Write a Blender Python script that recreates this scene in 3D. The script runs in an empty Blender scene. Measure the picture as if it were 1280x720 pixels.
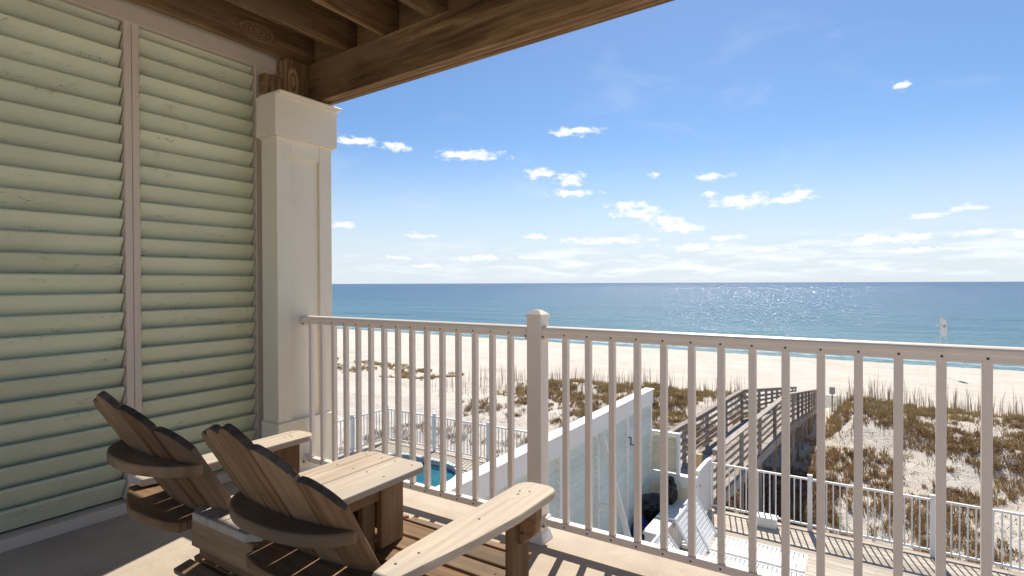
import bpy, bmesh, math, random
import numpy as np
from mathutils import Vector, Matrix, noise
random.seed(7); rng = np.random.default_rng(7)
R = math.radians
C = bpy.context.scene.collection
S = bpy.context.scene

# ------------------------------------------------------------------ camera
CAM_H = 1.284; F_PX = 690.0; YAW = 32.8
cam_d = bpy.data.cameras.new('camera'); cam = bpy.data.objects.new('camera', cam_d); C.objects.link(cam)
cam_d.sensor_width = 36; cam_d.lens = F_PX / 1280 * 36
cam_d.clip_start = 0.05; cam_d.clip_end = 60000
cam.matrix_world = Matrix.Translation((0, 0, CAM_H)) @ Matrix.Rotation(R(YAW), 4, 'Z') @ Matrix.Rotation(R(90 - 0.5), 4, 'X') @ Matrix.Rotation(R(-0.2), 4, 'Z')
S.camera = cam

# ------------------------------------------------------------------ light
SUN_EL, SUN_AZ = 48.0, 14.0        # azimuth measured from +Y towards -X
EXPO = 0.50
SUN_STR, SKY_STR = 5.0, 0.074
CLOUD_STR = 0.82
sd = bpy.data.lights.new('sun', 'SUN'); sun = bpy.data.objects.new('sun', sd); C.objects.link(sun)
sd.energy = SUN_STR; sd.angle = R(0.5); sd.color = (1.0, 0.93, 0.82)
sv = Vector((-math.sin(R(SUN_AZ)) * math.cos(R(SUN_EL)), math.cos(R(SUN_AZ)) * math.cos(R(SUN_EL)), math.sin(R(SUN_EL))))
sun.rotation_euler = sv.to_track_quat('Z', 'Y').to_euler(); sun.location = sv * 30

# ------------------------------------------------------------------ node helpers
def NN(nt, t, **kw):
    n = nt.nodes.new(t)
    for k, v in kw.items():
        if k.startswith('i_'):
            key = k[2:]
            key = int(key) if key.isdigit() else key
            n.inputs[key].default_value = v
        else: setattr(n, k, v)
    return n
def L(nt, a, b): nt.links.new(a, b)
def M(nt, op, a, b=None, c=None, clamp=False):
    n = nt.nodes.new('ShaderNodeMath'); n.operation = op; n.use_clamp = clamp
    for i, v in enumerate((a, b, c)):
        if v is None: continue
        if isinstance(v, (int, float)): n.inputs[i].default_value = v
        else: nt.links.new(v, n.inputs[i])
    return n.outputs[0]
def VM(nt, op, a, b=None):
    n = nt.nodes.new('ShaderNodeVectorMath'); n.operation = op
    for i, v in enumerate((a, b)):
        if v is None: continue
        if isinstance(v, (tuple, list)): n.inputs[i].default_value = v
        else: nt.links.new(v, n.inputs[i])
    return n.outputs['Value'] if op in ('LENGTH', 'DOT_PRODUCT') else n.outputs[0]
def ramp(nt, fac, stops, interp='LINEAR'):
    n = nt.nodes.new('ShaderNodeValToRGB'); n.color_ramp.interpolation = interp
    e = n.color_ramp.elements
    while len(e) < len(stops): e.new(0.5)
    for k, (p, c) in enumerate(stops):
        e[k].position = p; e[k].color = (c[0], c[1], c[2], 1) if len(c) == 3 else c
    nt.links.new(fac, n.inputs[0]); return n.outputs[0]
def mix(nt, f, a, b, mode='MIX'):
    n = nt.nodes.new('ShaderNodeMix'); n.data_type = 'RGBA'; n.blend_type = mode
    for s, v in ((0, f), (6, a), (7, b)):
        if isinstance(v, (int, float)): n.inputs[s].default_value = v
        elif isinstance(v, (tuple, list)): n.inputs[s].default_value = (v[0], v[1], v[2], 1)
        else: nt.links.new(v, n.inputs[s])
    return n.outputs[2]
def noise_n(nt, vec, scale, detail=4, rough=0.55, dist=0.0, out=0):
    n = nt.nodes.new('ShaderNodeTexNoise'); n.inputs['Scale'].default_value = scale
    n.inputs['Detail'].default_value = detail; n.inputs['Roughness'].default_value = rough; n.inputs['Distortion'].default_value = dist
    if vec is not None: nt.links.new(vec, n.inputs['Vector'])
    return n.outputs[out]
def smooth(nt, v, a, b, lo=0.0, hi=1.0):
    n = nt.nodes.new('ShaderNodeMapRange'); n.interpolation_type = 'SMOOTHSTEP'
    nt.links.new(v, n.inputs[0])
    for i, x in enumerate((a, b, lo, hi)): n.inputs[i + 1].default_value = x
    return n.outputs[0]
def new_mat(name):
    m = bpy.data.materials.new(name); m.use_nodes = True
    nt = m.node_tree; nt.nodes.clear()
    p = nt.nodes.new('ShaderNodeBsdfPrincipled'); o = nt.nodes.new('ShaderNodeOutputMaterial')
    nt.links.new(p.outputs[0], o.inputs[0]); return m, nt, p
def bump(nt, p, h, strength=0.3, dist=0.01):
    b = nt.nodes.new('ShaderNodeBump'); b.inputs['Strength'].default_value = strength; b.inputs['Distance'].default_value = dist
    nt.links.new(h, b.inputs['Height']); nt.links.new(b.outputs[0], p.inputs['Normal'])
def gc_coord(nt):
    a = nt.nodes.new('ShaderNodeAttribute'); a.attribute_name = 'gc'; return a.outputs['Vector']
def tone_attr(nt):
    a = nt.nodes.new('ShaderNodeAttribute'); a.attribute_name = 'tone'; return a.outputs['Fac']

# ------------------------------------------------------------------ sky with clouds (world)
W = bpy.data.worlds.new('World'); S.world = W; W.use_nodes = True
nt = W.node_tree; nt.nodes.clear()
sky = NN(nt, 'ShaderNodeTexSky', sky_type='NISHITA'); sky.sun_disc = False
sky.sun_elevation = R(SUN_EL); sky.sun_rotation = R(-SUN_AZ)
sky.altitude = 0; sky.air_density = 1.0; sky.dust_density = 0.2; sky.ozone_density = 2.5
tc = NN(nt, 'ShaderNodeTexCoord')
sep = NN(nt, 'ShaderNodeSeparateXYZ'); L(nt, tc.outputs['Generated'], sep.inputs[0])
X_, Y_, Z_ = sep.outputs
az = M(nt, 'ARCTAN2', X_, Y_)
hor = M(nt, 'SQRT', M(nt, 'ADD', M(nt, 'MULTIPLY', X_, X_), M(nt, 'MULTIPLY', Y_, Y_)))
te = M(nt, 'DIVIDE', Z_, M(nt, 'MAXIMUM', hor, 0.001))
comb = NN(nt, 'ShaderNodeCombineXYZ'); L(nt, az, comb.inputs[0]); L(nt, te, comb.inputs[1]); AE = comb.outputs[0]
Fv = Vector((-math.sin(R(YAW)), math.cos(R(YAW)))); Rv = Vector((math.cos(R(YAW)), math.sin(R(YAW))))
def sky_dir(px, py):
    r = (px - 640) / F_PX; d = Fv + Rv * r
    return math.atan2(d.x, d.y), (354 - py) / F_PX / math.sqrt(1 + r * r), math.sqrt(1 + r * r)
# positions of the little fair-weather clouds: seen at (x, y) with half sizes
CL = [(445,176,26,6),(497,184,15,6),(588,194,38,7),(676,217,18,7),(714,225,17,8),(716,242,26,6),(720,165,28,6),
      (785,257,24,6),(797,268,30,7),(832,276,24,7),(812,262,14,4),(848,286,32,7),(762,301,52,5),(671,297,15,3.5),(527,294,16,4),(925,253,34,9),(1000,244,15,9),
      (985,250,26,5),(890,222,20,5),(886,243,9,4),(820,220,8,3),(1124,107,12,6),(1108,300,46,7),(1140,297,30,5),(1075,305,22,4),
      (1208,263,24,4),(1158,271,22,4),(1226,293,34,4.5),(1150,314,36,4),(912,298,22,4),(670,321,28,3.5),(600,323,34,4),
      (495,320,18,3),(533,332,20,3),(870,310,40,5),(960,312,30,4),(430,280,14,4),(1210,312,22,3),(1275,298,14,5)]
dmin = None
wob = noise_n(nt, VM(nt, 'MULTIPLY', AE, (1, 2.0, 1)), 55, 5, 0.62)
warp = VM(nt, 'ADD', AE, VM(nt, 'MULTIPLY', VM(nt, 'SUBTRACT', noise_n(nt, VM(nt, 'MULTIPLY', AE, (1, 1.6, 1)), 38, 4, 0.6, 0, 1), (0.5, 0.5, 0.5)), (0.035, 0.016, 0)))
for (px, py, hx, hy) in CL:
    a, e, s = sky_dir(px, py)
    ra = hx / F_PX / (s * s) * 1.15; re = hy / F_PX / s * 1.0
    v = VM(nt, 'MULTIPLY', VM(nt, 'SUBTRACT', warp, (a, e, 0)), (1 / ra, 1 / re, 0))
    d = VM(nt, 'LENGTH', v)
    dmin = d if dmin is None else M(nt, 'MINIMUM', dmin, d)
dens = M(nt, 'ADD', M(nt, 'SUBTRACT', 1.0, dmin), M(nt, 'MULTIPLY', M(nt, 'SUBTRACT', wob, 0.5), 3.0))
cm = smooth(nt, dens, -0.22, 0.72)
# low bank of thin cloud near the horizon
st = noise_n(nt, VM(nt, 'MULTIPLY', AE, (1, 7.0, 1)), 9, 6, 0.6, 0.3)
bank = M(nt, 'MULTIPLY', smooth(nt, st, 0.42, 0.66), M(nt, 'MULTIPLY', smooth(nt, te, 0.0, 0.02), smooth(nt, te, 0.10, 0.03)))
bank_az = smooth(nt, M(nt, 'ABSOLUTE', M(nt, 'SUBTRACT', az, -0.15)), 0.75, 0.15)
bank = M(nt, 'MULTIPLY', bank, M(nt, 'MULTIPLY_ADD', bank_az, 0.75, 0.38))
# wispy veil higher up
vl = noise_n(nt, VM(nt, 'MULTIPLY', AE, (1, 2.2, 1)), 4.5, 5, 0.6, 0.6)
veil = M(nt, 'MULTIPLY', smooth(nt, vl, 0.5, 0.8), 0.16)
up = smooth(nt, Z_, -0.01, 0.004)
fac = M(nt, 'MULTIPLY', M(nt, 'MAXIMUM', M(nt, 'MAXIMUM', M(nt, 'MULTIPLY', cm, 0.95), bank), veil), up)
bg1 = NN(nt, 'ShaderNodeBackground'); bg1.inputs[1].default_value = SKY_STR
hs = NN(nt, 'ShaderNodeHueSaturation'); hs.inputs['Saturation'].default_value = 1.08; L(nt, sky.outputs[0], hs.inputs['Color'])
hs.inputs['Saturation'].default_value = 1.05
skc = mix(nt, 1.0, hs.outputs[0], (0.88, 1.0, 1.14), 'MULTIPLY')
skc = mix(nt, smooth(nt, te, 0.26, -0.01, 0.0, 0.93), skc, (7.3, 8.1, 8.9))
L(nt, skc, bg1.inputs[0])
bg2 = NN(nt, 'ShaderNodeBackground'); bg2.inputs[0].default_value = (1, 0.985, 0.97, 1); bg2.inputs[1].default_value = CLOUD_STR
L(nt, mix(nt, smooth(nt, dens, 0.2, 1.1), (0.86, 0.90, 0.96), (1.0, 0.985, 0.96)), bg2.inputs[0])
ms = NN(nt, 'ShaderNodeMixShader'); L(nt, fac, ms.inputs[0]); L(nt, bg1.outputs[0], ms.inputs[1]); L(nt, bg2.outputs[0], ms.inputs[2])
wo = NN(nt, 'ShaderNodeOutputWorld'); L(nt, ms.outputs[0], wo.inputs[0])
vs = S.view_settings; vs.view_transform = 'Standard'; vs.look = 'None'; vs.exposure = EXPO; vs.gamma = 1; vs.use_curve_mapping = False
S.render.engine = 'CYCLES'
S.cycles.max_bounces = 8; S.cycles.diffuse_bounces = 5

# ------------------------------------------------------------------ materials
def wood(name, dark, mid, light, grain=1.0, knots=0.5, rough=0.75, bmp=0.25, grey=None, wave=0.10):
    m, nt, p = new_mat(name)
    g = gc_coord(nt); t = tone_attr(nt)
    v1 = VM(nt, 'MULTIPLY', g, (1.4, 16 * grain, 16 * grain))
    kv = nt.nodes.new('ShaderNodeTexVoronoi'); kv.feature = 'F1'; kv.inputs['Scale'].default_value = 1.0
    L(nt, VM(nt, 'MULTIPLY', g, (1.1, 5.0, 2.4)), kv.inputs['Vector'])
    kd = kv.outputs['Distance']
    ring = smooth(nt, kd, 0.20, 0.03)
    v1b = VM(nt, 'ADD', v1, VM(nt, 'MULTIPLY', nt_comb(nt, ring), (0.0, 3.0, 3.0)))
    n1 = noise_n(nt, v1b, 1.6, 6, 0.62, 0.35)
    wv = nt.nodes.new('ShaderNodeTexWave'); wv.wave_type = 'BANDS'; wv.bands_direction = 'Y'
    wv.inputs['Scale'].default_value = 0.55; wv.inputs['Distortion'].default_value = 7.0; wv.inputs['Detail'].default_value = 3; wv.inputs['Detail Scale'].default_value = 0.7
    L(nt, v1b, wv.inputs['Vector'])
    n2 = noise_n(nt, VM(nt, 'MULTIPLY', g, (3, 95 * grain, 95 * grain)), 1.0, 4, 0.7)
    n3 = noise_n(nt, VM(nt, 'MULTIPLY', g, (1.5, 3, 3)), 1.0, 4, 0.6)
    f = M(nt, 'ADD', M(nt, 'MULTIPLY', n1, 0.85 - wave), M(nt, 'MULTIPLY', wv.outputs['Fac'], wave))
    f = M(nt, 'ADD', f, M(nt, 'MULTIPLY', n2, 0.32))
    f = M(nt, 'ADD', f, M(nt, 'MULTIPLY', M(nt, 'SUBTRACT', t, 0.5), 0.30))
    col = ramp(nt, f, [(0.26, dark), (0.52, mid), (0.82, light)])
    if grey: col = mix(nt, smooth(nt, n3, 0.42, 0.7), col, grey)
    kcore = smooth(nt, kd, 0.085, 0.03)
    kk = M(nt, 'MULTIPLY', kcore, knots)
    col = mix(nt, kk, col, (dark[0] * 0.35, dark[1] * 0.32, dark[2] * 0.3))
    L(nt, col, p.inputs['Base Color'])
    p.inputs['Roughness'].default_value = rough; p.inputs['Specular IOR Level'].default_value = 0.3
    bump(nt, p, M(nt, 'ADD', n2, M(nt, 'MULTIPLY', n1, 0.8)), bmp, 0.004)
    return m
def nt_comb(nt, v):
    c = nt.nodes.new('ShaderNodeCombineXYZ')
    for i in range(3): nt.links.new(v, c.inputs[i])
    return c.outputs[0]
def paint(name, col, var=0.06, rough=0.5, scuff=0.0, scuffcol=(0.05, 0.05, 0.04), spec=0.4, bmp=0.08, use_gc=True, sc=1.0, dirt=None):
    m, nt, p = new_mat(name)
    if use_gc: g = gc_coord(nt)
    else: g = NN(nt, 'ShaderNodeTexCoord').outputs['Object']
    t = tone_attr(nt) if use_gc else None
    n1 = noise_n(nt, g, 3 * sc, 5, 0.6)
    f = n1
    if t is not None: f = M(nt, 'ADD', M(nt, 'MULTIPLY', n1, 0.6), M(nt, 'MULTIPLY', t, 0.4))
    lo = tuple(c * (1 - var) for c in col); hi = tuple(min(1, c * (1 + var)) for c in col)
    c = ramp(nt, f, [(0.3, lo), (0.7, hi)])
    if dirt:
        n4 = noise_n(nt, VM(nt, 'MULTIPLY', g, (1, 2, 2)), 1.7 * sc, 6, 0.7)
        c = mix(nt, M(nt, 'MULTIPLY', smooth(nt, n4, 0.5, 0.75), 0.5), c, dirt)
    if scuff:
        n2 = noise_n(nt, VM(nt, 'MULTIPLY', g, (9, 30, 30)), 1.0, 4, 0.6, 1.2)
        n3 = noise_n(nt, VM(nt, 'MULTIPLY', g, (1, 3, 3)), 4.5, 2, 0.5)
        line = smooth(nt, M(nt, 'ABSOLUTE', M(nt, 'SUBTRACT', n2, 0.5)), 0.018, 0.0)
        msk = M(nt, 'MULTIPLY', M(nt, 'MULTIPLY', line, smooth(nt, n3, 0.61, 0.66)), scuff)
        c = mix(nt, msk, c, scuffcol)
    L(nt, c, p.inputs['Base Color']); p.inputs['Roughness'].default_value = rough; p.inputs['Specular IOR Level'].default_value = spec
    n5 = noise_n(nt, VM(nt, 'MULTIPLY', g, (12, 90, 90)), 1.0, 3, 0.6)
    bump(nt, p, n5, bmp, 0.003)
    return m
MT = {}
MT['chair'] = wood('weathered_teak', (0.060, 0.028, 0.011), (0.195, 0.106, 0.047), (0.35, 0.22, 0.12), 1.0, 0.5, 0.7, 0.35, grey=(0.14, 0.095, 0.055))
MT['end'] = wood('dark_weathered_end_grain', (0.03, 0.022, 0.016), (0.065, 0.05, 0.038), (0.12, 0.095, 0.075), 1.5, 0.2, 0.9, 0.4)
MT['plank'] = wood('pale_plank_tops', (0.23, 0.165, 0.11), (0.41, 0.325, 0.24), (0.54, 0.455, 0.36), 1.0, 0.6, 0.7, 0.4, grey=(0.40, 0.36, 0.305))  # paler, greyer wood for armrests and table top
MT['beam'] = wood('beam_timber', (0.022, 0.010, 0.004), (0.140, 0.076, 0.032), (0.40, 0.26, 0.135), 0.8, 0.9, 0.8, 0.6, grey=(0.19, 0.12, 0.06), wave=0.22)
MT['joist'] = wood('joist_timber', (0.022, 0.010, 0.004), (0.125, 0.068, 0.028), (0.33, 0.205, 0.10), 0.8, 0.9, 0.85, 0.6, grey=(0.17, 0.11, 0.06), wave=0.22)
MT['grey_wood'] = wood('silvered_boardwalk_timber', (0.13, 0.10, 0.08), (0.28, 0.235, 0.20), (0.45, 0.40, 0.355), 0.8, 0.5, 0.85, 0.4)
MT['deck_wood'] = wood('bleached_deck_timber', (0.25, 0.20, 0.155), (0.42, 0.36, 0.29), (0.56, 0.50, 0.42), 0.8, 0.4, 0.85, 0.4)
MT['tan_wood'] = wood('tan_timber', (0.35, 0.24, 0.12), (0.50, 0.37, 0.2), (0.6, 0.46, 0.28), 0.8, 0.4, 0.8, 0.3)
MT['louver'] = paint('pale_green_paint', (0.60, 0.62, 0.455), 0.10, 0.55, 0.75, (0.07, 0.075, 0.05), 0.3, 0.25)
MT['louver_gap_shade'] = paint('painted_gap_shade', (0.10, 0.10, 0.075), 0.1, 0.8)  # dark colour stands in for shade between the slats
MT['trim'] = paint('grey_cream_paint', (0.60, 0.51, 0.42), 0.07, 0.6, 0.5, (0.16, 0.13, 0.1), 0.3, 0.35)
MT['column'] = paint('cream_paint', (0.76, 0.70, 0.575), 0.04, 0.5, 0.25, (0.35, 0.3, 0.24), bmp=0.12, dirt=(0.64, 0.57, 0.47))
MT['rail'] = paint('rail_powder_coat', (0.80, 0.71, 0.62), 0.04, 0.35, 0.0, spec=0.45, bmp=0.04, dirt=(0.66, 0.56, 0.46), sc=2.0)
MT['white'] = paint('white_paint', (0.78, 0.775, 0.76), 0.03, 0.5, 0.0, spec=0.4, bmp=0.05, dirt=(0.62, 0.60, 0.55))
MT['aqua'] = paint('pale_aqua_paint', (0.76, 0.79, 0.69), 0.06, 0.55, 0.2, (0.3, 0.35, 0.33), 0.3, 0.15)
MT['cream_siding'] = paint('cream_siding_paint', (0.80, 0.73, 0.56), 0.05, 0.6, 0.3, (0.3, 0.27, 0.2), 0.3, 0.1, dirt=(0.5, 0.43, 0.32))
MT['plastic_white'] = paint('white_plastic', (0.80, 0.80, 0.79), 0.02, 0.35, 0.0, spec=0.5, bmp=0.02)
MT['black'] = paint('black_plastic', (0.018, 0.018, 0.02), 0.2, 0.35, 0.0, spec=0.5, bmp=0.1)
MT['blue'] = paint('blue_bag', (0.02, 0.05, 0.25), 0.4, 0.4, 0.0)
MT['red'] = paint('red_bag', (0.45, 0.05, 0.04), 0.2, 0.4, 0.0)
MT['screw'] = paint('dark_screw', (0.035, 0.022, 0.015), 0.2, 0.5, 0.0)
MT['steel'] = paint('galvanised_steel', (0.45, 0.42, 0.38), 0.1, 0.4, 0.0)
MT['flag'] = paint('flag_cloth', (0.80, 0.79, 0.80), 0.03, 0.8, 0.0)
MT['flag_mark'] = paint('flag_print', (0.42, 0.40, 0.55), 0.2, 0.8, 0.0)
MT['sign'] = paint('sign_grey', (0.35, 0.34, 0.34), 0.1, 0.6, 0.0)
MT['coping'] = paint('pool_coping', (0.60, 0.61, 0.58), 0.08, 0.6, 0.0, use_gc=False)
# balcony floor: sand-coloured textured coating
m, nt, p = new_mat('coated_floor'); MT['floor'] = m
g = NN(nt, 'ShaderNodeTexCoord').outputs['Object']
n1 = noise_n(nt, g, 2.0, 6, 0.65); n2 = noise_n(nt, g, 320, 3, 0.7); n3 = noise_n(nt, g, 60, 4, 0.7)
c = ramp(nt, M(nt, 'ADD', M(nt, 'MULTIPLY', n1, 0.5), M(nt, 'MULTIPLY', n2, 0.5)), [(0.36, (0.31, 0.245, 0.18)), (0.5, (0.45, 0.37, 0.285)), (0.66, (0.55, 0.47, 0.37))])
c = mix(nt, M(nt, 'MULTIPLY', smooth(nt, n3, 0.56, 0.68), 0.35), c, (0.60, 0.54, 0.44))
sp = noise_n(nt, g, 5.5, 4, 0.7)
c = mix(nt, M(nt, 'MULTIPLY', smooth(nt, sp, 0.60, 0.72), 0.35), c, (0.27, 0.20, 0.14))
L(nt, c, p.inputs['Base Color']); p.inputs['Roughness'].default_value = 0.85
bump(nt, p, M(nt, 'ADD', n2, n3), 0.5, 0.003)
# sand
m, nt, p = new_mat('white_sand'); MT['sand'] = m
g = NN(nt, 'ShaderNodeTexCoord').outputs['Object']
sy = NN(nt, 'ShaderNodeSeparateXYZ'); L(nt, g, sy.inputs[0])
n1 = noise_n(nt, g, 0.35, 6, 0.6); n2 = noise_n(nt, VM(nt, 'MULTIPLY', g, (0.12, 1.0, 1)), 0.9, 5, 0.6); n3 = noise_n(nt, g, 3.2, 6, 0.75)
c = ramp(nt, M(nt, 'ADD', M(nt, 'MULTIPLY', n1, 0.5), M(nt, 'MULTIPLY', n3, 0.5)), [(0.33, (0.52, 0.46, 0.385)), (0.5, (0.63, 0.575, 0.50)), (0.68, (0.71, 0.66, 0.59))])
c = mix(nt, M(nt, 'MULTIPLY', smooth(nt, n2, 0.5, 0.7), 0.45), c, (0.56, 0.48, 0.40))
yy = M(nt, 'ADD', sy.outputs[1], M(nt, 'MULTIPLY', n1, 5.0))
wr = M(nt, 'MULTIPLY', smooth(nt, M(nt, 'ABSOLUTE', M(nt, 'SUBTRACT', yy, 64.0)), 0.45, 0.05), smooth(nt, n3, 0.48, 0.6))
c = mix(nt, M(nt, 'MULTIPLY', wr, 0.7), c, (0.24, 0.18, 0.12))
trk = M(nt, 'ADD', sy.outputs[1], M(nt, 'MULTIPLY', noise_n(nt, VM(nt, 'MULTIPLY', g, (0.03, 0.03, 1)), 1.0, 2), 6.0))
tk = M(nt, 'MAXIMUM', smooth(nt, M(nt, 'ABSOLUTE', M(nt, 'SUBTRACT', trk, 52.0)), 0.22, 0.05), smooth(nt, M(nt, 'ABSOLUTE', M(nt, 'SUBTRACT', trk, 54.0)), 0.22, 0.05))
c = mix(nt, M(nt, 'MULTIPLY', tk, 0.35), c, (0.46, 0.39, 0.32))
ft = nt.nodes.new('ShaderNodeTexVoronoi'); ft.inputs['Scale'].default_value = 1.3; L(nt, g, ft.inputs['Vector'])
c = mix(nt, M(nt, 'MULTIPLY', M(nt, 'MULTIPLY', smooth(nt, ft.outputs['Distance'], 0.26, 0.12), smooth(nt, n1, 0.48, 0.6)), 0.35), c, (0.42, 0.35, 0.28))
c = mix(nt, smooth(nt, yy, 67.5, 70.6), c, (0.36, 0.285, 0.215))
L(nt, c, p.inputs['Base Color']); p.inputs['Roughness'].default_value = 0.95; p.inputs['Specular IOR Level'].default_value = 0.1
bump(nt, p, M(nt, 'ADD', n3, M(nt, 'MULTIPLY', noise_n(nt, g, 14, 4, 0.7), 0.4)), 0.9, 0.12)
# sea
m, nt, p = new_mat('sea_water'); MT['sea'] = m
g = NN(nt, 'ShaderNodeTexCoord').outputs['Object']
sy = NN(nt, 'ShaderNodeSeparateXYZ'); L(nt, g, sy.inputs[0]); yw = sy.outputs[1]
nl = noise_n(nt, VM(nt, 'MULTIPLY', g, (0.010, 0.035, 1)), 1.0, 5, 0.6)
lg = M(nt, 'LOGARITHM', M(nt, 'MAXIMUM', yw, 60.0), 10.0)
lg = M(nt, 'ADD', lg, M(nt, 'MULTIPLY', M(nt, 'SUBTRACT', nl, 0.5), 0.55))
c = ramp(nt, M(nt, 'DIVIDE', M(nt, 'SUBTRACT', lg, 1.8), 2.0), [(0.0, (0.15, 0.27, 0.29)), (0.10, (0.035, 0.155, 0.225)), (0.26, (0.008, 0.105, 0.20)), (0.45, (0.001, 0.078, 0.180)), (0.8, (0.0, 0.054, 0.150))])
# foam: broken white lines at the shore
fo = noise_n(nt, VM(nt, 'MULTIPLY', g, (0.10, 0.5, 1)), 1.0, 5, 0.65); fs = noise_n(nt, VM(nt, 'MULTIPLY', g, (0.8, 2.5, 1)), 1.0, 5, 0.7)
yf = M(nt, 'ADD', yw, M(nt, 'MULTIPLY', fo, 4.0))
l1 = smooth(nt, M(nt, 'ABSOLUTE', M(nt, 'SUBTRACT', yf, 71.6)), 0.9, 0.1)
l2 = M(nt, 'MULTIPLY', smooth(nt, M(nt, 'ABSOLUTE', M(nt, 'SUBTRACT', yf, 78.0)), 0.7, 0.1), smooth(nt, fo, 0.5, 0.6))
fm = M(nt, 'MULTIPLY', M(nt, 'MAXIMUM', l1, l2), smooth(nt, fs, 0.40, 0.58))
c = mix(nt, fm, c, (0.75, 0.75, 0.73))
L(nt, c, p.inputs['Base Color']); p.inputs['Roughness'].default_value = 0.22; p.inputs['IOR'].default_value = 1.33; p.inputs['Specular IOR Level'].default_value = 0.10
w1 = noise_n(nt, VM(nt, 'MULTIPLY', g, (0.16, 0.45, 1)), 1.0, 3, 0.55, 0.4)
w2 = noise_n(nt, VM(nt, 'MULTIPLY', g, (0.9, 2.0, 1)), 1.0, 4, 0.65, 0.3)
w3 = noise_n(nt, VM(nt, 'MULTIPLY', g, (0.025, 0.09, 1)), 1.0, 2, 0.5)
hh = M(nt, 'ADD', M(nt, 'ADD', M(nt, 'MULTIPLY', w1, 0.9), M(nt, 'MULTIPLY', w2, 0.42)), M(nt, 'MULTIPLY', w3, 2.2))
b = nt.nodes.new('ShaderNodeBump'); b.inputs['Strength'].default_value = 1.0; b.inputs['Distance'].default_value = 1.1
L(nt, hh, b.inputs['Height']); L(nt, b.outputs[0], p.inputs['Normal'])
m, nt, p = new_mat('glint_water'); MT['glint_facet'] = m  # glossier facets added to the sea for sun glints
p.inputs['Base Color'].default_value = (0.02, 0.10, 0.18, 1); p.inputs['Roughness'].default_value = 0.26; p.inputs['IOR'].default_value = 1.33; p.inputs['Specular IOR Level'].default_value = 0.35
# pool water
m, nt, p = new_mat('pool_water'); MT['pool'] = m
g = NN(nt, 'ShaderNodeTexCoord').outputs['Object']
c = ramp(nt, noise_n(nt, g, 1.5, 3, 0.5), [(0.3, (0.006, 0.10, 0.14)), (0.7, (0.015, 0.16, 0.20))])
L(nt, c, p.inputs['Base Color']); p.inputs['Roughness'].default_value = 0.05; p.inputs['IOR'].default_value = 1.33
bump(nt, p, noise_n(nt, g, 5, 3, 0.5), 0.25, 0.03)
# plants
def blade_mat(name, stops):
    m, nt, p = new_mat(name)
    c = ramp(nt, tone_attr(nt), stops)
    L(nt, c, p.inputs['Base Color']); p.inputs['Roughness'].default_value = 0.8; p.inputs['Specular IOR Level'].default_value = 0.2
    return m
MT['grass'] = blade_mat('dune_grass', [(0.0, (0.15, 0.085, 0.045)), (0.3, (0.36, 0.225, 0.115)), (0.55, (0.54, 0.385, 0.21)), (0.75, (0.40, 0.33, 0.13)), (1.0, (0.60, 0.48, 0.29))])
MT['oats'] = blade_mat('sea_oats', [(0.0, (0.30, 0.22, 0.12)), (1.0, (0.50, 0.41, 0.27))])

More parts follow.
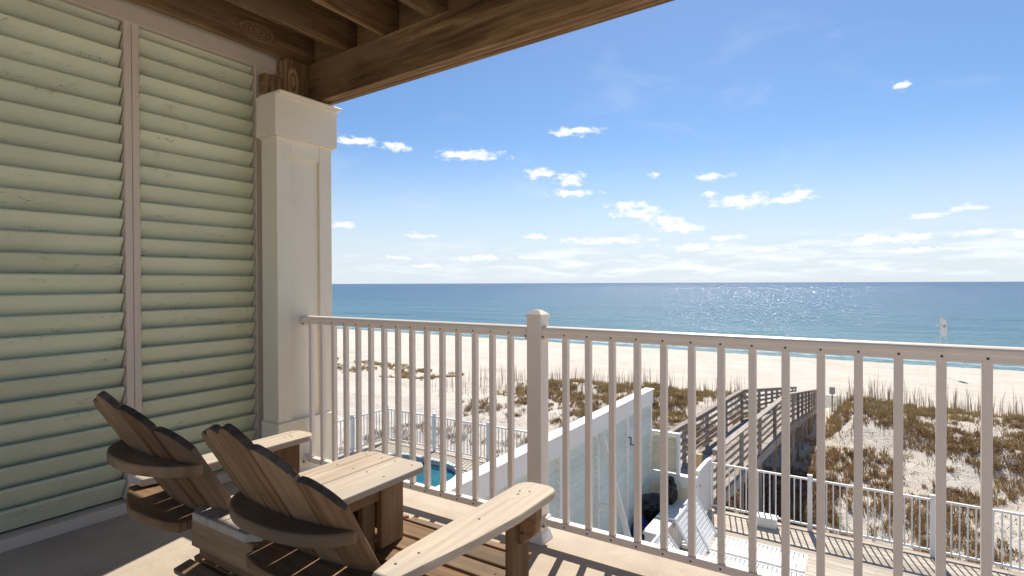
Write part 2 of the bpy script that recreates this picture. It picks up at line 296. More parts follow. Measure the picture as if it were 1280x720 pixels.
# ------------------------------------------------------------------ mesh builders
class MB:
    """collects shapes and links them as ONE mesh object; keeps grain coordinates per vertex"""
    def __init__(s, end=None): s.end = end; s.v = []; s.f = []; s.gc = []; s.tone = []; s.mi = []
    def add_bm(s, bm, mat=None, tone=None, mi=0, off=None):
        if s.end is not None: bm.normal_update()
        if mat is None: mat = Matrix.Identity(4)
        off = off or Vector((random.uniform(0, 50), random.uniform(0, 50), random.uniform(0, 50)))
        t = random.random() if tone is None else tone
        base = len(s.v)
        for v in bm.verts:
            s.v.append(mat @ v.co); s.gc.append(v.co + off); s.tone.append(t)
        bm.verts.index_update()
        for f in bm.faces:
            s.f.append([base + v.index for v in f.verts]); s.mi.append(s.end if (s.end is not None and mi == 0 and f.normal.x > 0.45) else mi)
        bm.free()
    def board(s, c, size, ax=(1, 0, 0), up=(0, 0, 1), bev=0.003, tone=None, mi=0, seg=1):
        """box; local x (length, grain) along ax, local z (thickness) along up"""
        ax = Vector(ax).normalized(); up = Vector(up); w = up.cross(ax).normalized(); up = ax.cross(w)
        bm = bmesh.new(); bmesh.ops.create_cube(bm, size=1.0)
        for v in bm.verts: v.co = Vector((v.co.x * size[0], v.co.y * size[1], v.co.z * size[2]))
        if bev: bmesh.ops.bevel(bm, geom=bm.edges[:], offset=bev, segments=seg, affect='EDGES', profile=0.5)
        m = Matrix((ax, w, up)).transposed().to_4x4(); m.translation = Vector(c)
        s.add_bm(bm, m, tone, mi)
    def box(s, x0, x1, y0, y1, z0, z1, bev=0.003, grain='x', tone=None, mi=0, seg=1):
        c = ((x0 + x1) / 2, (y0 + y1) / 2, (z0 + z1) / 2); dx, dy, dz = x1 - x0, y1 - y0, z1 - z0
        if grain == 'x': s.board(c, (dx, dy, dz), (1, 0, 0), (0, 0, 1), bev, tone, mi, seg)
        elif grain == 'y': s.board(c, (dy, dx, dz), (0, 1, 0), (0, 0, 1), bev, tone, mi, seg)
        else: s.board(c, (dz, dx, dy), (0, 0, 1), (0, 1, 0), bev, tone, mi, seg)
    def beam(s, a, b, w, t, up=(0, 0, 1), bev=0.003, tone=None, mi=0):
        a = Vector(a); b = Vector(b); s.board((a + b) / 2, ((b - a).length, w, t), b - a, up, bev, tone, mi)
    def prism(s, pts, thick, mat, bev=0.003, tone=None, mi=0, seg=1):
        """outline pts in local xy, extruded thick along local z (centred)"""
        bm = bmesh.new()
        lo = [bm.verts.new((x, y, -thick / 2)) for x, y in pts]; hi = [bm.verts.new((x, y, thick / 2)) for x, y in pts]
        n = len(pts); bm.faces.new(lo[::-1]); bm.faces.new(hi)
        for i in range(n): bm.faces.new((lo[i], lo[(i + 1) % n], hi[(i + 1) % n], hi[i]))
        bmesh.ops.recalc_face_normals(bm, faces=bm.faces[:])
        bm.normal_update()
        if bev:
            ed = [e for e in bm.edges if abs(e.verts[0].co.z - e.verts[1].co.z) < 1e-6]
            bmesh.ops.bevel(bm, geom=ed, offset=bev, segments=seg, affect='EDGES', profile=0.5, clamp_overlap=True)
        s.add_bm(bm, mat, tone, mi)
    def cyl(s, a, b, r, r2=None, n=12, tone=None, mi=0):
        a = Vector(a); b = Vector(b); d = b - a
        bm = bmesh.new(); bmesh.ops.create_cone(bm, cap_ends=True, segments=n, radius1=r, radius2=r if r2 is None else r2, depth=d.length)
        m = d.to_track_quat('Z', 'Y').to_matrix().to_4x4(); m.translation = (a + b) / 2
        s.add_bm(bm, m, tone, mi)
    def ball(s, c, r, sc=(1, 1, 1), mi=0, lump=0.0, sub=3, seed=0):
        bm = bmesh.new(); bmesh.ops.create_icosphere(bm, subdivisions=sub, radius=1)
        for v in bm.verts:
            k = 1 + lump * noise.noise(v.co * 1.7 + Vector((seed, 0, 0))) + lump * 0.6 * noise.noise(v.co * 5 + Vector((0, seed, 0)))
            v.co = Vector((v.co.x * r * sc[0] * k, v.co.y * r * sc[1] * k, v.co.z * r * sc[2] * k))
        m = Matrix.Translation(Vector(c)); s.add_bm(bm, m, None, mi)
    def build(s, name, mats, parent=None, smooth_=False):
        o0 = Vector(parent_world(parent)) if parent else Vector((0, 0, 0))
        me = bpy.data.meshes.new(name); me.from_pydata([v - o0 for v in s.v], [], s.f); me.update()
        a = me.attributes.new('gc', 'FLOAT_VECTOR', 'POINT'); a.data.foreach_set('vector', np.array([c[:] for c in s.gc], dtype=np.float32).ravel())
        a = me.attributes.new('tone', 'FLOAT', 'POINT'); a.data.foreach_set('value', np.array(s.tone, dtype=np.float32))
        if not isinstance(mats, (list, tuple)): mats = [mats]
        for m in mats: me.materials.append(m)
        me.polygons.foreach_set('material_index', s.mi)
        if smooth_: me.polygons.foreach_set('use_smooth', [True] * len(me.polygons))
        o = bpy.data.objects.new(name, me); C.objects.link(o)
        if parent: o.parent = parent
        return o
def parent_world(o):
    v = Vector((0, 0, 0))
    while o is not None: v += Vector(o.location); o = o.parent
    return v
def thing(name, label, cat, loc=(0, 0, 0), group=None):
    o = bpy.data.objects.new(name, None); C.objects.link(o); o.location = loc; o.empty_display_size = 0.1
    o['label'] = label; o['category'] = cat
    if group: o['group'] = group
    return o
def struct(o): o['kind'] = 'structure'; return o
def stuff(o, label, cat): o['kind'] = 'stuff'; o['label'] = label; o['category'] = cat; return o
def tag(o, label, cat, group=None):
    o['label'] = label; o['category'] = cat
    if group: o['group'] = group
    return o
def dup(src, loc, parent):
    c = src.copy(); C.objects.link(c); c.parent = parent; c.location = loc; return c
def frame(c, ax, up):
    ax = Vector(ax).normalized(); up = Vector(up); w = up.cross(ax).normalized(); up = ax.cross(w)
    m = Matrix((ax, w, up)).transposed().to_4x4(); m.translation = Vector(c); return m

DECK = -3.3
# ------------------------------------------------------------------ terrain
def walk_floor(y):                      # boardwalk floor height
    return DECK if y < 19.6 else DECK - 3.16 * (y - 19.6) / 20.2
def walk_x(y):                          # boardwalk centre line
    return -3.38 + 0.075 * (y - 12.4) if y < 19.6 else -2.84 - 0.018 * (y - 19.6)
def sst(a, b, x):
    t = min(1, max(0, (x - a) / (b - a))); return t * t * (3 - 2 * t)
def ground(x, y):
    nz = noise.noise(Vector((x * 0.16, y * 0.2, 0.3))) ; n2 = noise.noise(Vector((x * 0.5, y * 0.55, 3.1))); n3 = noise.noise(Vector((x * 1.5, y * 1.5, 5)))
    beach = -6.25 - 0.5 * sst(38, 69, y) - max(0, y - 66) * 0.05
    crest_y = 29.5 + 1.6 * noise.noise(Vector((x * 0.12, 1.7, 0)))
    right = sst(-4, 0, x)
    cz = -4.75 + right * 0.50 + 0.35 * noise.noise(Vector((x * 0.22, 9.1, 0)))
    left = sst(-14, -24, x)
    cz = cz - left * 0.9
    base = -5.55
    up = sst(12.5, crest_y, y)
    dn = sst(crest_y + 9, crest_y, y)
    z = (base + (cz - base) * (0.25 * up + 0.75 * up ** 1.5)) if y < crest_y else beach + (cz - beach) * dn
    amp = sst(8, 16, y) * sst(44, 36, y)
    z += amp * (0.34 * nz + 0.22 * n2 + 0.07 * n3)
    if y > 36: z += 0.02 * n2 + 0.02 * n3
    if 8 < y < 42:
        d = abs(x - walk_x(y)); k = sst(2.6, 0.9, d)
        z = z + (min(z, walk_floor(y) - (1.5 if y < 24 else 1.5 - 1.3 * (y - 24) / 18)) - z) * k
    return z
def axis(parts):
    out = []
    for a, b, st in parts: out += list(np.arange(a, b, st))
    out.append(parts[-1][1]); return out
xs = axis([(-9000, -1000, 1000), (-1000, -200, 100), (-200, -60, 10), (-60, -24, 1.2), (-24, 24, 0.3), (24, 60, 1.5), (60, 200, 10), (200, 1000, 100), (1000, 9000, 1000)])
ys = axis([(-2000, -200, 300), (-200, -20, 20), (-20, 10, 2), (10, 44, 0.3), (44, 76, 1.2), (76, 160, 14)])
nx, ny = len(xs), len(ys)
vs_ = [(x, y, ground(x, y)) for y in ys for x in xs]
fs_ = [(j * nx + i, j * nx + i + 1, (j + 1) * nx + i + 1, (j + 1) * nx + i) for j in range(ny - 1) for i in range(nx - 1)]
me = bpy.data.meshes.new('beach'); me.from_pydata(vs_, [], fs_); me.materials.append(MT['sand']); me.polygons.foreach_set('use_smooth', [True] * len(fs_))
beach = bpy.data.objects.new('beach', me); C.objects.link(beach); struct(beach)
# the sea sheet, with added facets, placed and tilted to give the sun glitter
sv_ = [(-45000, 60, -6.76), (45000, 60, -6.76), (45000, 50000, -6.76), (-45000, 50000, -6.76)]; sf_ = [(0, 1, 2, 3)]
for _ in range(14000):
    dep = 6.5 + 54 * random.random() ** 1.5                    # spread so that near and far water both carry glint facets
    t_ = 8.05 * 690 / dep; r_ = random.gauss(0.36, 0.24)
    x = t_ * (-0.5417 + 0.8406 * r_); y = t_ * (0.8406 + 0.5417 * r_)
    if y < 76 or r_ > 1.05: continue
    tl = abs(random.gauss(R(19), R(8))); ta = R(-90) + random.gauss(0, R(35))
    nr = Vector((math.sin(tl) * math.cos(ta), math.sin(tl) * math.sin(ta), math.cos(tl)))
    e1 = nr.cross(Vector((0, 1, 0))).normalized(); e2 = nr.cross(e1)
    k_ = t_ / 690 * random.uniform(0.12, 0.32)
    c_ = Vector((x, y, -6.74 + k_ * math.sin(tl) * 1.5)); ln = min(6.0, 1.0 + t_ / 90)
    b0 = len(sv_)
    sv_ += [tuple(c_ - e1 * k_), tuple(c_ + e1 * k_), tuple(c_ + e2 * k_ * min(ln, 3.0)), ]; sf_.append((b0, b0 + 1, b0 + 2))
me = bpy.data.meshes.new('sea'); me.from_pydata(sv_, [], sf_)
me.materials.append(MT['sea']); me.materials.append(MT['glint_facet']); me.polygons.foreach_set('material_index', [0] + [1] * (len(sf_) - 1)); me.update()
sea = bpy.data.objects.new('sea', me); C.objects.link(sea); struct(sea)

# ------------------------------------------------------------------ balcony floor
mb = MB(); mb.box(-3.75, 3.2, -1.2, 2.55, -0.22, 0.0, bev=0.006)
o = mb.build('balcony_floor', MT['floor']); struct(o)
mb = MB(); mb.box(-3.75, 3.2, 2.50, 2.545, -0.42, -0.223, bev=0.004)
o = mb.build('floor_fascia', MT['white']); struct(o)

# ------------------------------------------------------------------ louvred side wall
XW = -3.50
wall = thing('louvered_wall', 'tall pale green louvred shutter wall closing the left side of the balcony', 'wall', (XW, 1.0, 0))
PITCH = 0.1045
def louvers(y0, y1, z0, z1, n_extra=0):
    mb = MB(); z = z0 + 0.012
    tilt = R(-31)                      # from vertical, top edge towards the balcony
    d = Vector((math.sin(tilt), 0, -math.cos(tilt)))
    nrm = Vector((math.cos(tilt), 0, math.sin(tilt)))
    while z < z1 + 0.01:
        w = 0.134; c = Vector((XW - 0.036 + random.uniform(-.0015, .0015), (y0 + y1) / 2, z + 0.045 + random.uniform(-.0015, .0015)))
        top = c - d * w / 2
        if top.z < z1 + 0.10:
            aj = random.uniform(-0.0012, 0.0012)
            mb.board(c, (y1 - y0 - 0.004, w, 0.019), (0, 1, aj), nrm, 0.004)
        z += PITCH
    return mb
ZB, ZT = 0.075, 2.76
panels = [(1.505, 2.212), (0.70, 1.425), (-0.10, 0.625)]
for (a, b) in panels: louvers(a, b, ZB, ZT).build('louver_panel', MT['louver'], wall)
for (a, b) in ((1.4275, 1.464), (1.4665, 1.503), (2.214, 2.279), (0.6275, 0.6625), (0.665, 0.6985)):
    mb = MB(); mb.box(XW - 0.075, XW + 0.012, a, b, ZB - 0.008, ZT + 0.02, 0.003, 'z'); mb.build('stile', MT['trim'], wall)
mb = MB(); mb.box(XW - 0.08, XW + 0.022, -0.2, 2.28, 0.0, ZB - 0.012, 0.004, 'y'); mb.build('bottom_rail', MT['trim'], wall)
mb = MB(); mb.box(XW - 0.02, XW + 0.026, -0.4, 2.50, 2.752, 2.905, 0.004, 'y'); mb.build('top_rail', MT['trim'], wall)
mb = MB(); mb.box(XW - 0.16, XW - 0.022, -0.4, 2.45, 2.785, 2.90, 0.003, 'y'); mb.build('head_board', MT['joist'], wall)
mb = MB(); mb.box(XW - 0.13, XW - 0.118, -0.4, 2.28, 0.0, 2.784, 0.0, 'z'); mb.build('light_block_board', MT['louver_gap_shade'], wall)  # added board: blocks light from behind, dark colour stands for shaded gaps

# ------------------------------------------------------------------ column
col = thing('square_column', 'cream boxed column with recessed panel at the railing corner', 'column', (-3.3, 2.4, 0))
x0, x1, y0, y1 = -3.39, -3.22, 2.19, 2.62
mb = MB(); mb.box(x0, x1 - 0.02, y0, y1, 0.0, 2.245, 0.002, 'z')
mb.box(-3.57, x0 - 0.001, 2.283, y1 - 0.03, 0, 2.54, 0.002, 'z'); mb.build('shaft', MT['column'], col)
mb = MB()
mb.box(x1 - 0.019, x1, y0 - 0.002, 2.292, 0.0, 2.245, 0.0025, 'z'); mb.box(x1 - 0.019, x1, 2.52, y1 + 0.002, 0, 2.245, 0.0025, 'z')
mb.box(x1 - 0.019, x1 - 0.001, 2.293, 2.519, 2.13, 2.245, 0.0025, 'y'); mb.build('panel_frame', MT['column'], col)
mb = MB(); mb.box(x0 - 0.002, x1 + 0.016, y0 - 0.014, y1 + 0.012, 0.0, 0.375, 0.004, 'y'); mb.build('plinth', MT['column'], col)
mb = MB(); mb.box(x0 - 0.01, x1 + 0.03, y0 - 0.03, y1 + 0.03, 2.248, 2.515, 0.003, 'y')
mb.box(x0 - 0.004, x1 + 0.020, y0 - 0.016, y1 + 0.016, 2.236, 2.2475, 0.003, 'y')
mb.box(x0 - 0.01, x1 + 0.055, y0 - 0.01, y1 + 0.055, 2.5155, 2.535, 0.003, 'y'); mb.build('capital', MT['column'], col)

# ------------------------------------------------------------------ roof timbers
roof = thing('balcony_roof', 'dark timber ceiling of the balcony with heavy edge beam over exposed joists', 'roof', (-1, 1.5, 2.835))
mb = MB()
bx0, bx1 = -3.33, 3.2; sl = -0.050
def by(x): return 2.512 + sl * (x + 3.26)
for k in range(3):
    a = by(bx0) + 0.0405 * k + 0.02; b_ = by(bx1) + 0.0405 * k + 0.02
    zz = 0.0 if k != 1 else 0.006
    mb.beam((bx0, a, 2.696 + zz), (bx1, b_, 2.696 + zz), 0.0385, 0.278, (0, 0, 1), 0.004)
mb.build('edge_beam', MT['beam'], roof)
jm = None
jx = [-3.37, -2.925, -2.53, -2.13, -1.73, -1.33, -0.93, -0.53, -0.13, 0.27, 0.67, 1.07, 1.47, 1.87, 2.27, 2.67, 3.07]
for i, x in enumerate(jx):
    mb = MB(); mb.box(x - 0.04, x, -1.2, 2.60, 2.838, 3.085, 0.004, 'y'); mb.build('joist', MT['joist'], roof)
mb = MB(); y = -1.2
while y < 2.6:
    mb.box(-3.8, 3.2, y, y + 0.138, 3.087, 3.115, 0.003, 'x'); y += 0.142
mb.build('ceiling_boards', MT['joist'], roof)
mb = MB(); mb.box(-3.8, 3.2, 2.603, 2.64, 2.838, 3.10, 0.003, 'x'); mb.build('rim_board', MT['joist'], roof)
mb = MB(); mb.box(-3.56, -3.335, 2.36, 2.56, 2.541, 2.835, 0.004, 'z'); mb.box(-3.46, -3.40, 2.22, 2.355, 2.541, 2.70, 0.004, 'x'); mb.build('post_stub', MT['beam'], roof)
mb = MB(); mb.box(-3.80, -3.60, -1.2, 2.6, 2.80, 3.08, 0.004, 'y'); mb.build('ledger', MT['joist'], roof)

# ------------------------------------------------------------------ balcony railing
RY = 2.39
rail = thing('balcony_railing', 'cream aluminium balcony railing with square balusters above the beach', 'railing', (-1.389, RY, 0))
def rail_section(xa, xb, bal):
    mb = MB(); mb.box(xa, xb, RY - 0.019, RY + 0.019, 1.014, 1.046, 0.002)
    # rounded handrail profile
    pts = []
    for k in range(13):
        a = math.pi * k / 12; pts.append((0.027 * math.cos(a), 0.006 + 0.0145 * math.sin(a)))
    pts += [(-0.027, -0.006), (-0.022, -0.010), (0.022, -0.010), (0.027, -0.006)]
    mt = Matrix(((0, 0, 1, (xa + xb) / 2), (1, 0, 0, RY), (0, 1, 0, 1.050), (0, 0, 0, 1)))
    mb.prism(pts, xb - xa, mt, bev=0)
    tr = mb.build('top_rail', MT['rail'], rail)
    mb = MB(); mb.box(xa, xb, RY - 0.021, RY + 0.021, 0.084, 0.119, 0.003); br = mb.build('bottom_rail', MT['rail'], rail)
    global bal0, scr0
    for i, x in enumerate(bal):
        if bal0 is None:
            mb = MB(); mb.box(x - 0.0140, x + 0.0140, RY - 0.0140, RY + 0.0140, 0.1185, 1.0145, 0.0015, 'z', tone=0.5); bal0 = mb.build('baluster', MT['rail'], rail); bal0['x'] = x
        else: dup(bal0, (x - bal0['x'], 0, 0), rail)
        for zz, par in ((1.030, tr), (0.101, br)):
            if scr0 is None:
                mb = MB(); mb.cyl((0, -0.0235, 0), (0, -0.0185, 0), 0.0042, 0.0042, 8); scr0 = mb.build('screw', MT['screw']); scr0.parent = par
                s_ = scr0
            else: s_ = scr0.copy(); C.objects.link(s_); s_.parent = par
            s_.location = Vector((x, RY + (0.002 if zz > 0.5 else 0), zz)) - parent_world(rail)
bal0 = None; scr0 = None
rail_section(-3.205, -1.429, [-3.147 + 0.1141 * i for i in range(15)])
rail_section(-1.349, 0.530, [-1.231 + 0.1203 * i for i in range(14)])
rail_section(0.610, 2.30, [0.72 + 0.1203 * i for i in range(14)])
for px in (-1.389, 0.57):
    po = MB(); po.box(px - 0.040, px + 0.040, RY - 0.040, RY + 0.040, 0.0, 1.115, 0.003, 'z', seg=2); p_ = po.build('post', MT['rail'], rail)
    mb = MB(); mb.box(px - 0.046, px + 0.046, RY - 0.046, RY + 0.046, 1.1155, 1.130, 0.003)
    bm = bmesh.new(); bmesh.ops.create_cone(bm, cap_ends=True, segments=4, radius1=0.058, radius2=0.022, depth=0.020)
    mb.add_bm(bm, Matrix.Translation((px, RY, 1.1405)) @ Matrix.Rotation(R(45), 4, 'Z')); mb.build('post_cap', MT['rail'], p_)
    mb = MB(); bm = bmesh.new(); bmesh.ops.create_cone(bm, cap_ends=True, segments=4, radius1=0.082, radius2=0.060, depth=0.055)
    bmesh.ops.bevel(bm, geom=bm.edges[:], offset=0.004, segments=2, affect='EDGES')
    mb.add_bm(bm, Matrix.Translation((px, RY, 0.0275)) @ Matrix.Rotation(R(45), 4, 'Z')); mb.build('base_collar', MT['white'], p_)
for bx, sgn in ((-3.205, 1), (-1.351, 1), (-1.427, -1), (0.53, -1)):
    for zz, hh_ in ((1.034, 0.062), (0.10, 0.055)):
        mb = MB(); mb.box(min(bx - 0.015 * sgn, bx + 0.022 * sgn), max(bx - 0.015 * sgn, bx + 0.022 * sgn), RY - 0.030, RY + 0.030, zz - hh_ / 2, zz + hh_ / 2 - (0.012 if zz > 1 else 0), 0.003)
        mb.cyl((bx + 0.012 * sgn, RY - 0.034, zz - 0.014), (bx + 0.012 * sgn, RY - 0.029, zz - 0.014), 0.004, n=8, mi=1)
        mb.cyl((bx + 0.0 * sgn, RY - 0.034, zz - 0.014), (bx + 0.0 * sgn, RY - 0.029, zz - 0.014), 0.004, n=8, mi=1)
        mb.build('rail_bracket', [MT['rail'], MT['screw']], rail)

# ------------------------------------------------------------------ twin slatted seat with table (one piece of furniture)
SETX = -1.527
st_ = thing('adirondack_double_seat', 'weathered wooden twin fan-back beach seat joined by a small plank table facing the sea', 'outdoor seat', (SETX, 1.2, 0))
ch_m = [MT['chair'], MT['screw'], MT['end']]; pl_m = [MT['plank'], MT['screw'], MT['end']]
CX = (-1.222, -1.785)
B0 = dict(z=0.30, y=1.09); TOPS = {CX[0]: dict(z=0.962, y=0.700), CX[1]: dict(z=0.985, y=0.665)}
def back_pt(cx, u, s):
    """u -2.5..2.5 across, s 0 bottom .. 1 top (centre height)"""
    T0 = TOPS[cx]; xb = cx + u * 0.085; xt = cx + u * 0.098
    yb = B0['y'] + 0.003 * u * u; yt = T0['y'] + 0.0065 * u * u
    return Vector((xb + (xt - xb) * s, yb + (yt - yb) * s, B0['z'] + (T0['z'] - B0['z']) * s))
def screws(mb, pts, nrm=(0, 0, 1), r=0.004):
    n = Vector(nrm).normalized()
    for q in pts: q = Vector(q); mb.cyl(q - n * 0.002, q + n * 0.0009, r, r, 8, mi=1)
def ysign(ax, up): return 1 if up.cross(ax).x > 0 else -1
def chair(cx):
    T0 = TOPS[cx]
    # back slats
    mb = MB(end=2)
    for i in (-2, -1, 0, 1, 2):
        b0 = back_pt(cx, i, 0); t0 = back_pt(cx, i, 1)
        wv = (back_pt(cx, i + 0.4, 0.8) - back_pt(cx, i - 0.4, 0.8)).normalized()
        ax = (t0 - b0).normalized(); up = ax.cross(wv).normalized(); 
        Lg = (t0 - b0).length; wb, wt = 0.079, 0.0935
        pts = [(0, -wb / 2), (0, wb / 2)]
        top = []; n = 12
        for k in range(n + 1):
            q = 1 - 2 * k / n                       # local y, +1 .. -1
            u = i + (-q if ysign(ax, up) < 0 else q) * 0.5
            lt = Lg - 0.046 * abs(u) ** 1.2 - (0.025 * u if cx == CX[0] else 0.010 * u) - 0.018 * abs(q) ** 2.6
            wl = wt / 2 * (lt / Lg) + wb / 2 * (1 - lt / Lg)
            top.append((lt, q * wl))
        m = frame(b0, ax, up)
        # make local y point along +X
        pts += top
        mb.prism(pts, 0.021, m, bev=0.004, seg=2)
        mid = back_pt(cx, i, 0.62)
        up_b = -up if up.y > 0 else up
    mb.build('backrest', ch_m, st_)
    # curved braces behind the slats
    def brace(z, half, depth, thick, name, flat=0.0):
        s = (z - B0['z']) / (T0['z'] - B0['z']); inn = []; out = []
        n = 22
        for k in range(n + 1):
            u = -2.55 + 5.1 * k / n; u *= half
            q = back_pt(cx, u, s); e = 1 - (abs(u) / (2.55 * half)) ** 3.0
            inn.append((q.x, q.y - 0.0125)); out.append((q.x, q.y - 0.014 - 0.012 - depth * max(0, e) ** 0.75))
        pts = inn + out[::-1]
        mb = MB(); m = Matrix.Translation((0, 0, z)); mb.prism(pts, thick, m, bev=0.006, seg=2); mb.build(name, ch_m, st_)
    brace(0.70 if cx == CX[0] else 0.77, 0.98, 0.064, 0.032, 'back_brace')
    # lower back cross member
    mb = MB(); mb.box(cx - 0.205, cx + 0.205, 1.035, 1.058, 0.318, 0.40, 0.003, tone=0.2); mb.build('lower_back_brace', ch_m, st_)
    # seat slats following the curved stringers
    mb = MB(); pos = []
    y = 1.585; n = 0
    def seat_z(y):
        t = (y - 0.98) / 0.6
        return 0.275 + 0.105 * t ** 0.9 if y < 1.52 else 0.275 + 0.105 * (0.54 / 0.6) ** 0.9 - (y - 1.52) * 0.20 + 0.006
    for k in range(9):
        yy = 1.572 - k * 0.0705
        za = seat_z(max(yy - 0.03, .981)); zb = seat_z(yy + 0.02)
        slope = (zb - za) / 0.05 if k else -0.28
        c = Vector((cx, yy, (za + zb) / 2 + 0.0))
        up = Vector((0, -slope, 1)).normalized()
        mb.board(c, (0.535, 0.061, 0.021), (1, 0, 0), up, 0.004, seg=2)
        for sx in (-0.235, 0.235): screws(mb, [c + Vector((sx, 0.0, 0)) + up * 0.0105], up, 0.0042)
    mb.build('seat', ch_m, st_)
    # stringers: seat side rails running down to the floor behind
    for sx in (-0.222, 0.222):
        prof = []
        for k in range(9):
            yy = 1.56 - k * 0.0725; prof.append((yy, seat_z(max(yy, 0.981)) - 0.014))
        prof += [(0.90, 0.225), (0.78, 0.155), (0.64, 0.075), (0.53, 0.0), (0.63, 0.0), (0.80, 0.045), (1.0, 0.13), (1.2, 0.20), (1.40, 0.235), (1.555, 0.25)]
        m = Matrix(((0, 0, 1, cx + sx), (1, 0, 0, 0), (0, 1, 0, 0), (0, 0, 0, 1)))
        mb = MB(); mb.prism(prof, 0.032, m, bev=0.004); mb.build('stringer', ch_m, st_)
    mb = MB(); mb.box(cx - 0.24, cx + 0.24, 1.556, 1.578, 0.262, 0.350, 0.003); mb.build('front_apron', ch_m, st_)
for cx in CX: chair(cx)
# arm-level rear rails with an S-shaped rear edge (one behind each backrest)
for cx, sg in ((CX[0], 1), (CX[1], -1)):
    s = (0.575 - B0['z']) / (TOPS[cx]['z'] - B0['z']); inn = []; out = []
    for k in range(25):
        t = -1 + 2 * k / 24; xi, xo = SETX + sg * 0.168, cx + sg * 0.385; x = (xi + xo) / 2 + t * abs(xo - xi) / 2
        u = (x - cx) / (0.085 + (0.098 - 0.085) * s)
        q = back_pt(cx, max(-2.5, min(2.5, u)), s)
        inn.append((x, q.y - 0.013 + (0.03 if abs(u) > 2.5 else 0))); e_ = max(0, t * sg); out.append((x, 0.795 + 0.095 * e_ ** 1.3 + 0.03 * max(0, -t * sg) ** 4))
    mb = MB(); mb.prism(inn + out[::-1], 0.030, Matrix.Translation((0, 0, 0.5685)), bev=0.005, seg=2); mb.build('arm_brace', ch_m, st_)
# arms
def arm(x_in, sg):
    # outline: x along length from rear (0) to front, y across
    L_ = 0.70; w = 0.142
    pts = [(0, 0.02), (0.10, 0.0)]
    pts += [(0.5, 0.0), (L_ - 0.05, 0.0)]
    for k in range(1, 7):
        a = -math.pi / 2 + math.pi / 2 * k / 6; pts.append((L_ - 0.05 + 0.05 * math.cos(a), 0.05 + 0.05 * math.sin(a)))
    for k in range(0, 7):
        a = math.pi / 2 * k / 6; pts.append((L_ - 0.05 + 0.05 * math.cos(a), w - 0.05 + 0.05 * math.sin(a)))
    pts += [(0.45, w), (0.25, w - 0.018), (0.08, w - 0.045), (0, 0.085)]
    if sg > 0: pts = [(a, -b) for a, b in pts]        # local y points to -X when ax=+Y
    m = frame((x_in, 0.895, 0.602), (0, 1, 0), (0, 0, 1))
    mb = MB(); mb.prism(pts, 0.027, m, bev=0.006, seg=2)
    screws(mb, [(x_in + sg * q[0], q[1], 0.6157) for q in ((0.045, 1.50), (0.075, 1.512), (0.055, 1.475), (0.05, 1.02), (0.04, 0.95), (0.06, 1.26))], (0, 0, 1), 0.0035)
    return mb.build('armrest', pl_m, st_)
AR = -0.985; AL = 2 * SETX - AR
arm(AR, 1); arm(AL, -1)
for xa, sg in ((AR, 1), (AL, -1)):
    mb = MB()
    xa2 = xa + sg * 0.030
    mb.box(min(xa2, xa2 + sg * 0.032), max(xa2, xa2 + sg * 0.032), 1.435, 1.53, 0.0, 0.587, 0.003, 'z')
    fl = mb.build('front_leg', ch_m, st_)
    prof = [(0, 0), (0, -0.125), (0.012, -0.125)] + [(0.012 + 0.05 * math.sin(a * math.pi / 12), -0.11 + 0.055 * (1 - math.cos(a * math.pi / 12))) for a in range(1, 7)] + [(0.066, -0.03), (0.066, 0)]
    prof = [(sg * a, b) for a, b in prof]
    m = Matrix(((1, 0, 0, xa2 + sg * 0.0325), (0, 0, 1, 1.482), (0, 1, 0, 0.587), (0, 0, 0, 1)))
    mb = MB(); mb.prism(prof, 0.034, m, bev=0.003); screws(mb, [(xa2 + sg * 0.045, 1.4642, 0.50), (xa2 + sg * 0.043, 1.4642, 0.56)], (0, -1, 0)); mb.build('arm_bracket', ch_m, fl)
# table between the seats
mb = MB(); TY0, TY1 = 0.845, 1.545; hw = 0.163
for sg in (-1, 1):
    c0 = 0.030
    pts = [(TY0 + (c0 if sg else 0), sg * hw), (TY1 - 0.03, sg * hw), (TY1, sg * (hw - 0.035)), (TY1, sg * 0.0015), (TY0, sg * 0.0015), (TY0, sg * (hw - 0.03))]
    pts = [(a, -b) for a, b in pts]
    m = frame((SETX, 0, 0.6045), (0, 1, 0), (0, 0, 1)); mb.prism(pts, 0.024, m, bev=0.004, seg=2)
screws(mb, [(SETX + a, b, 0.6165) for a in (-0.12, -0.035, 0.035, 0.12) for b in (0.875, 1.36, 1.50)], (0, 0, 1), 0.0035)
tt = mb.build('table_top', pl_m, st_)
mb = MB()
mb.box(SETX - 0.155, SETX + 0.155, 0.852, 0.874, 0.510, 0.591, 0.003)
mb.box(SETX - 0.112, SETX - 0.090, 0.876, 1.36, 0.535, 0.591, 0.003, 'y'); mb.box(SETX + 0.090, SETX + 0.112, 0.876, 1.36, 0.535, 0.591, 0.003, 'y')
mb.build('table_apron', ch_m, st_)
mb = MB(); mb.box(SETX - 0.095, SETX + 0.095, 1.425, 1.447, 0.385, 0.591, 0.003); mb.build('table_front_panel', ch_m, st_)
mb = MB(); mb.box(SETX - 0.09, SETX + 0.09, 1.18, 1.20, 0.30, 0.591, 0.003); mb.build('table_rear_panel', ch_m, st_)
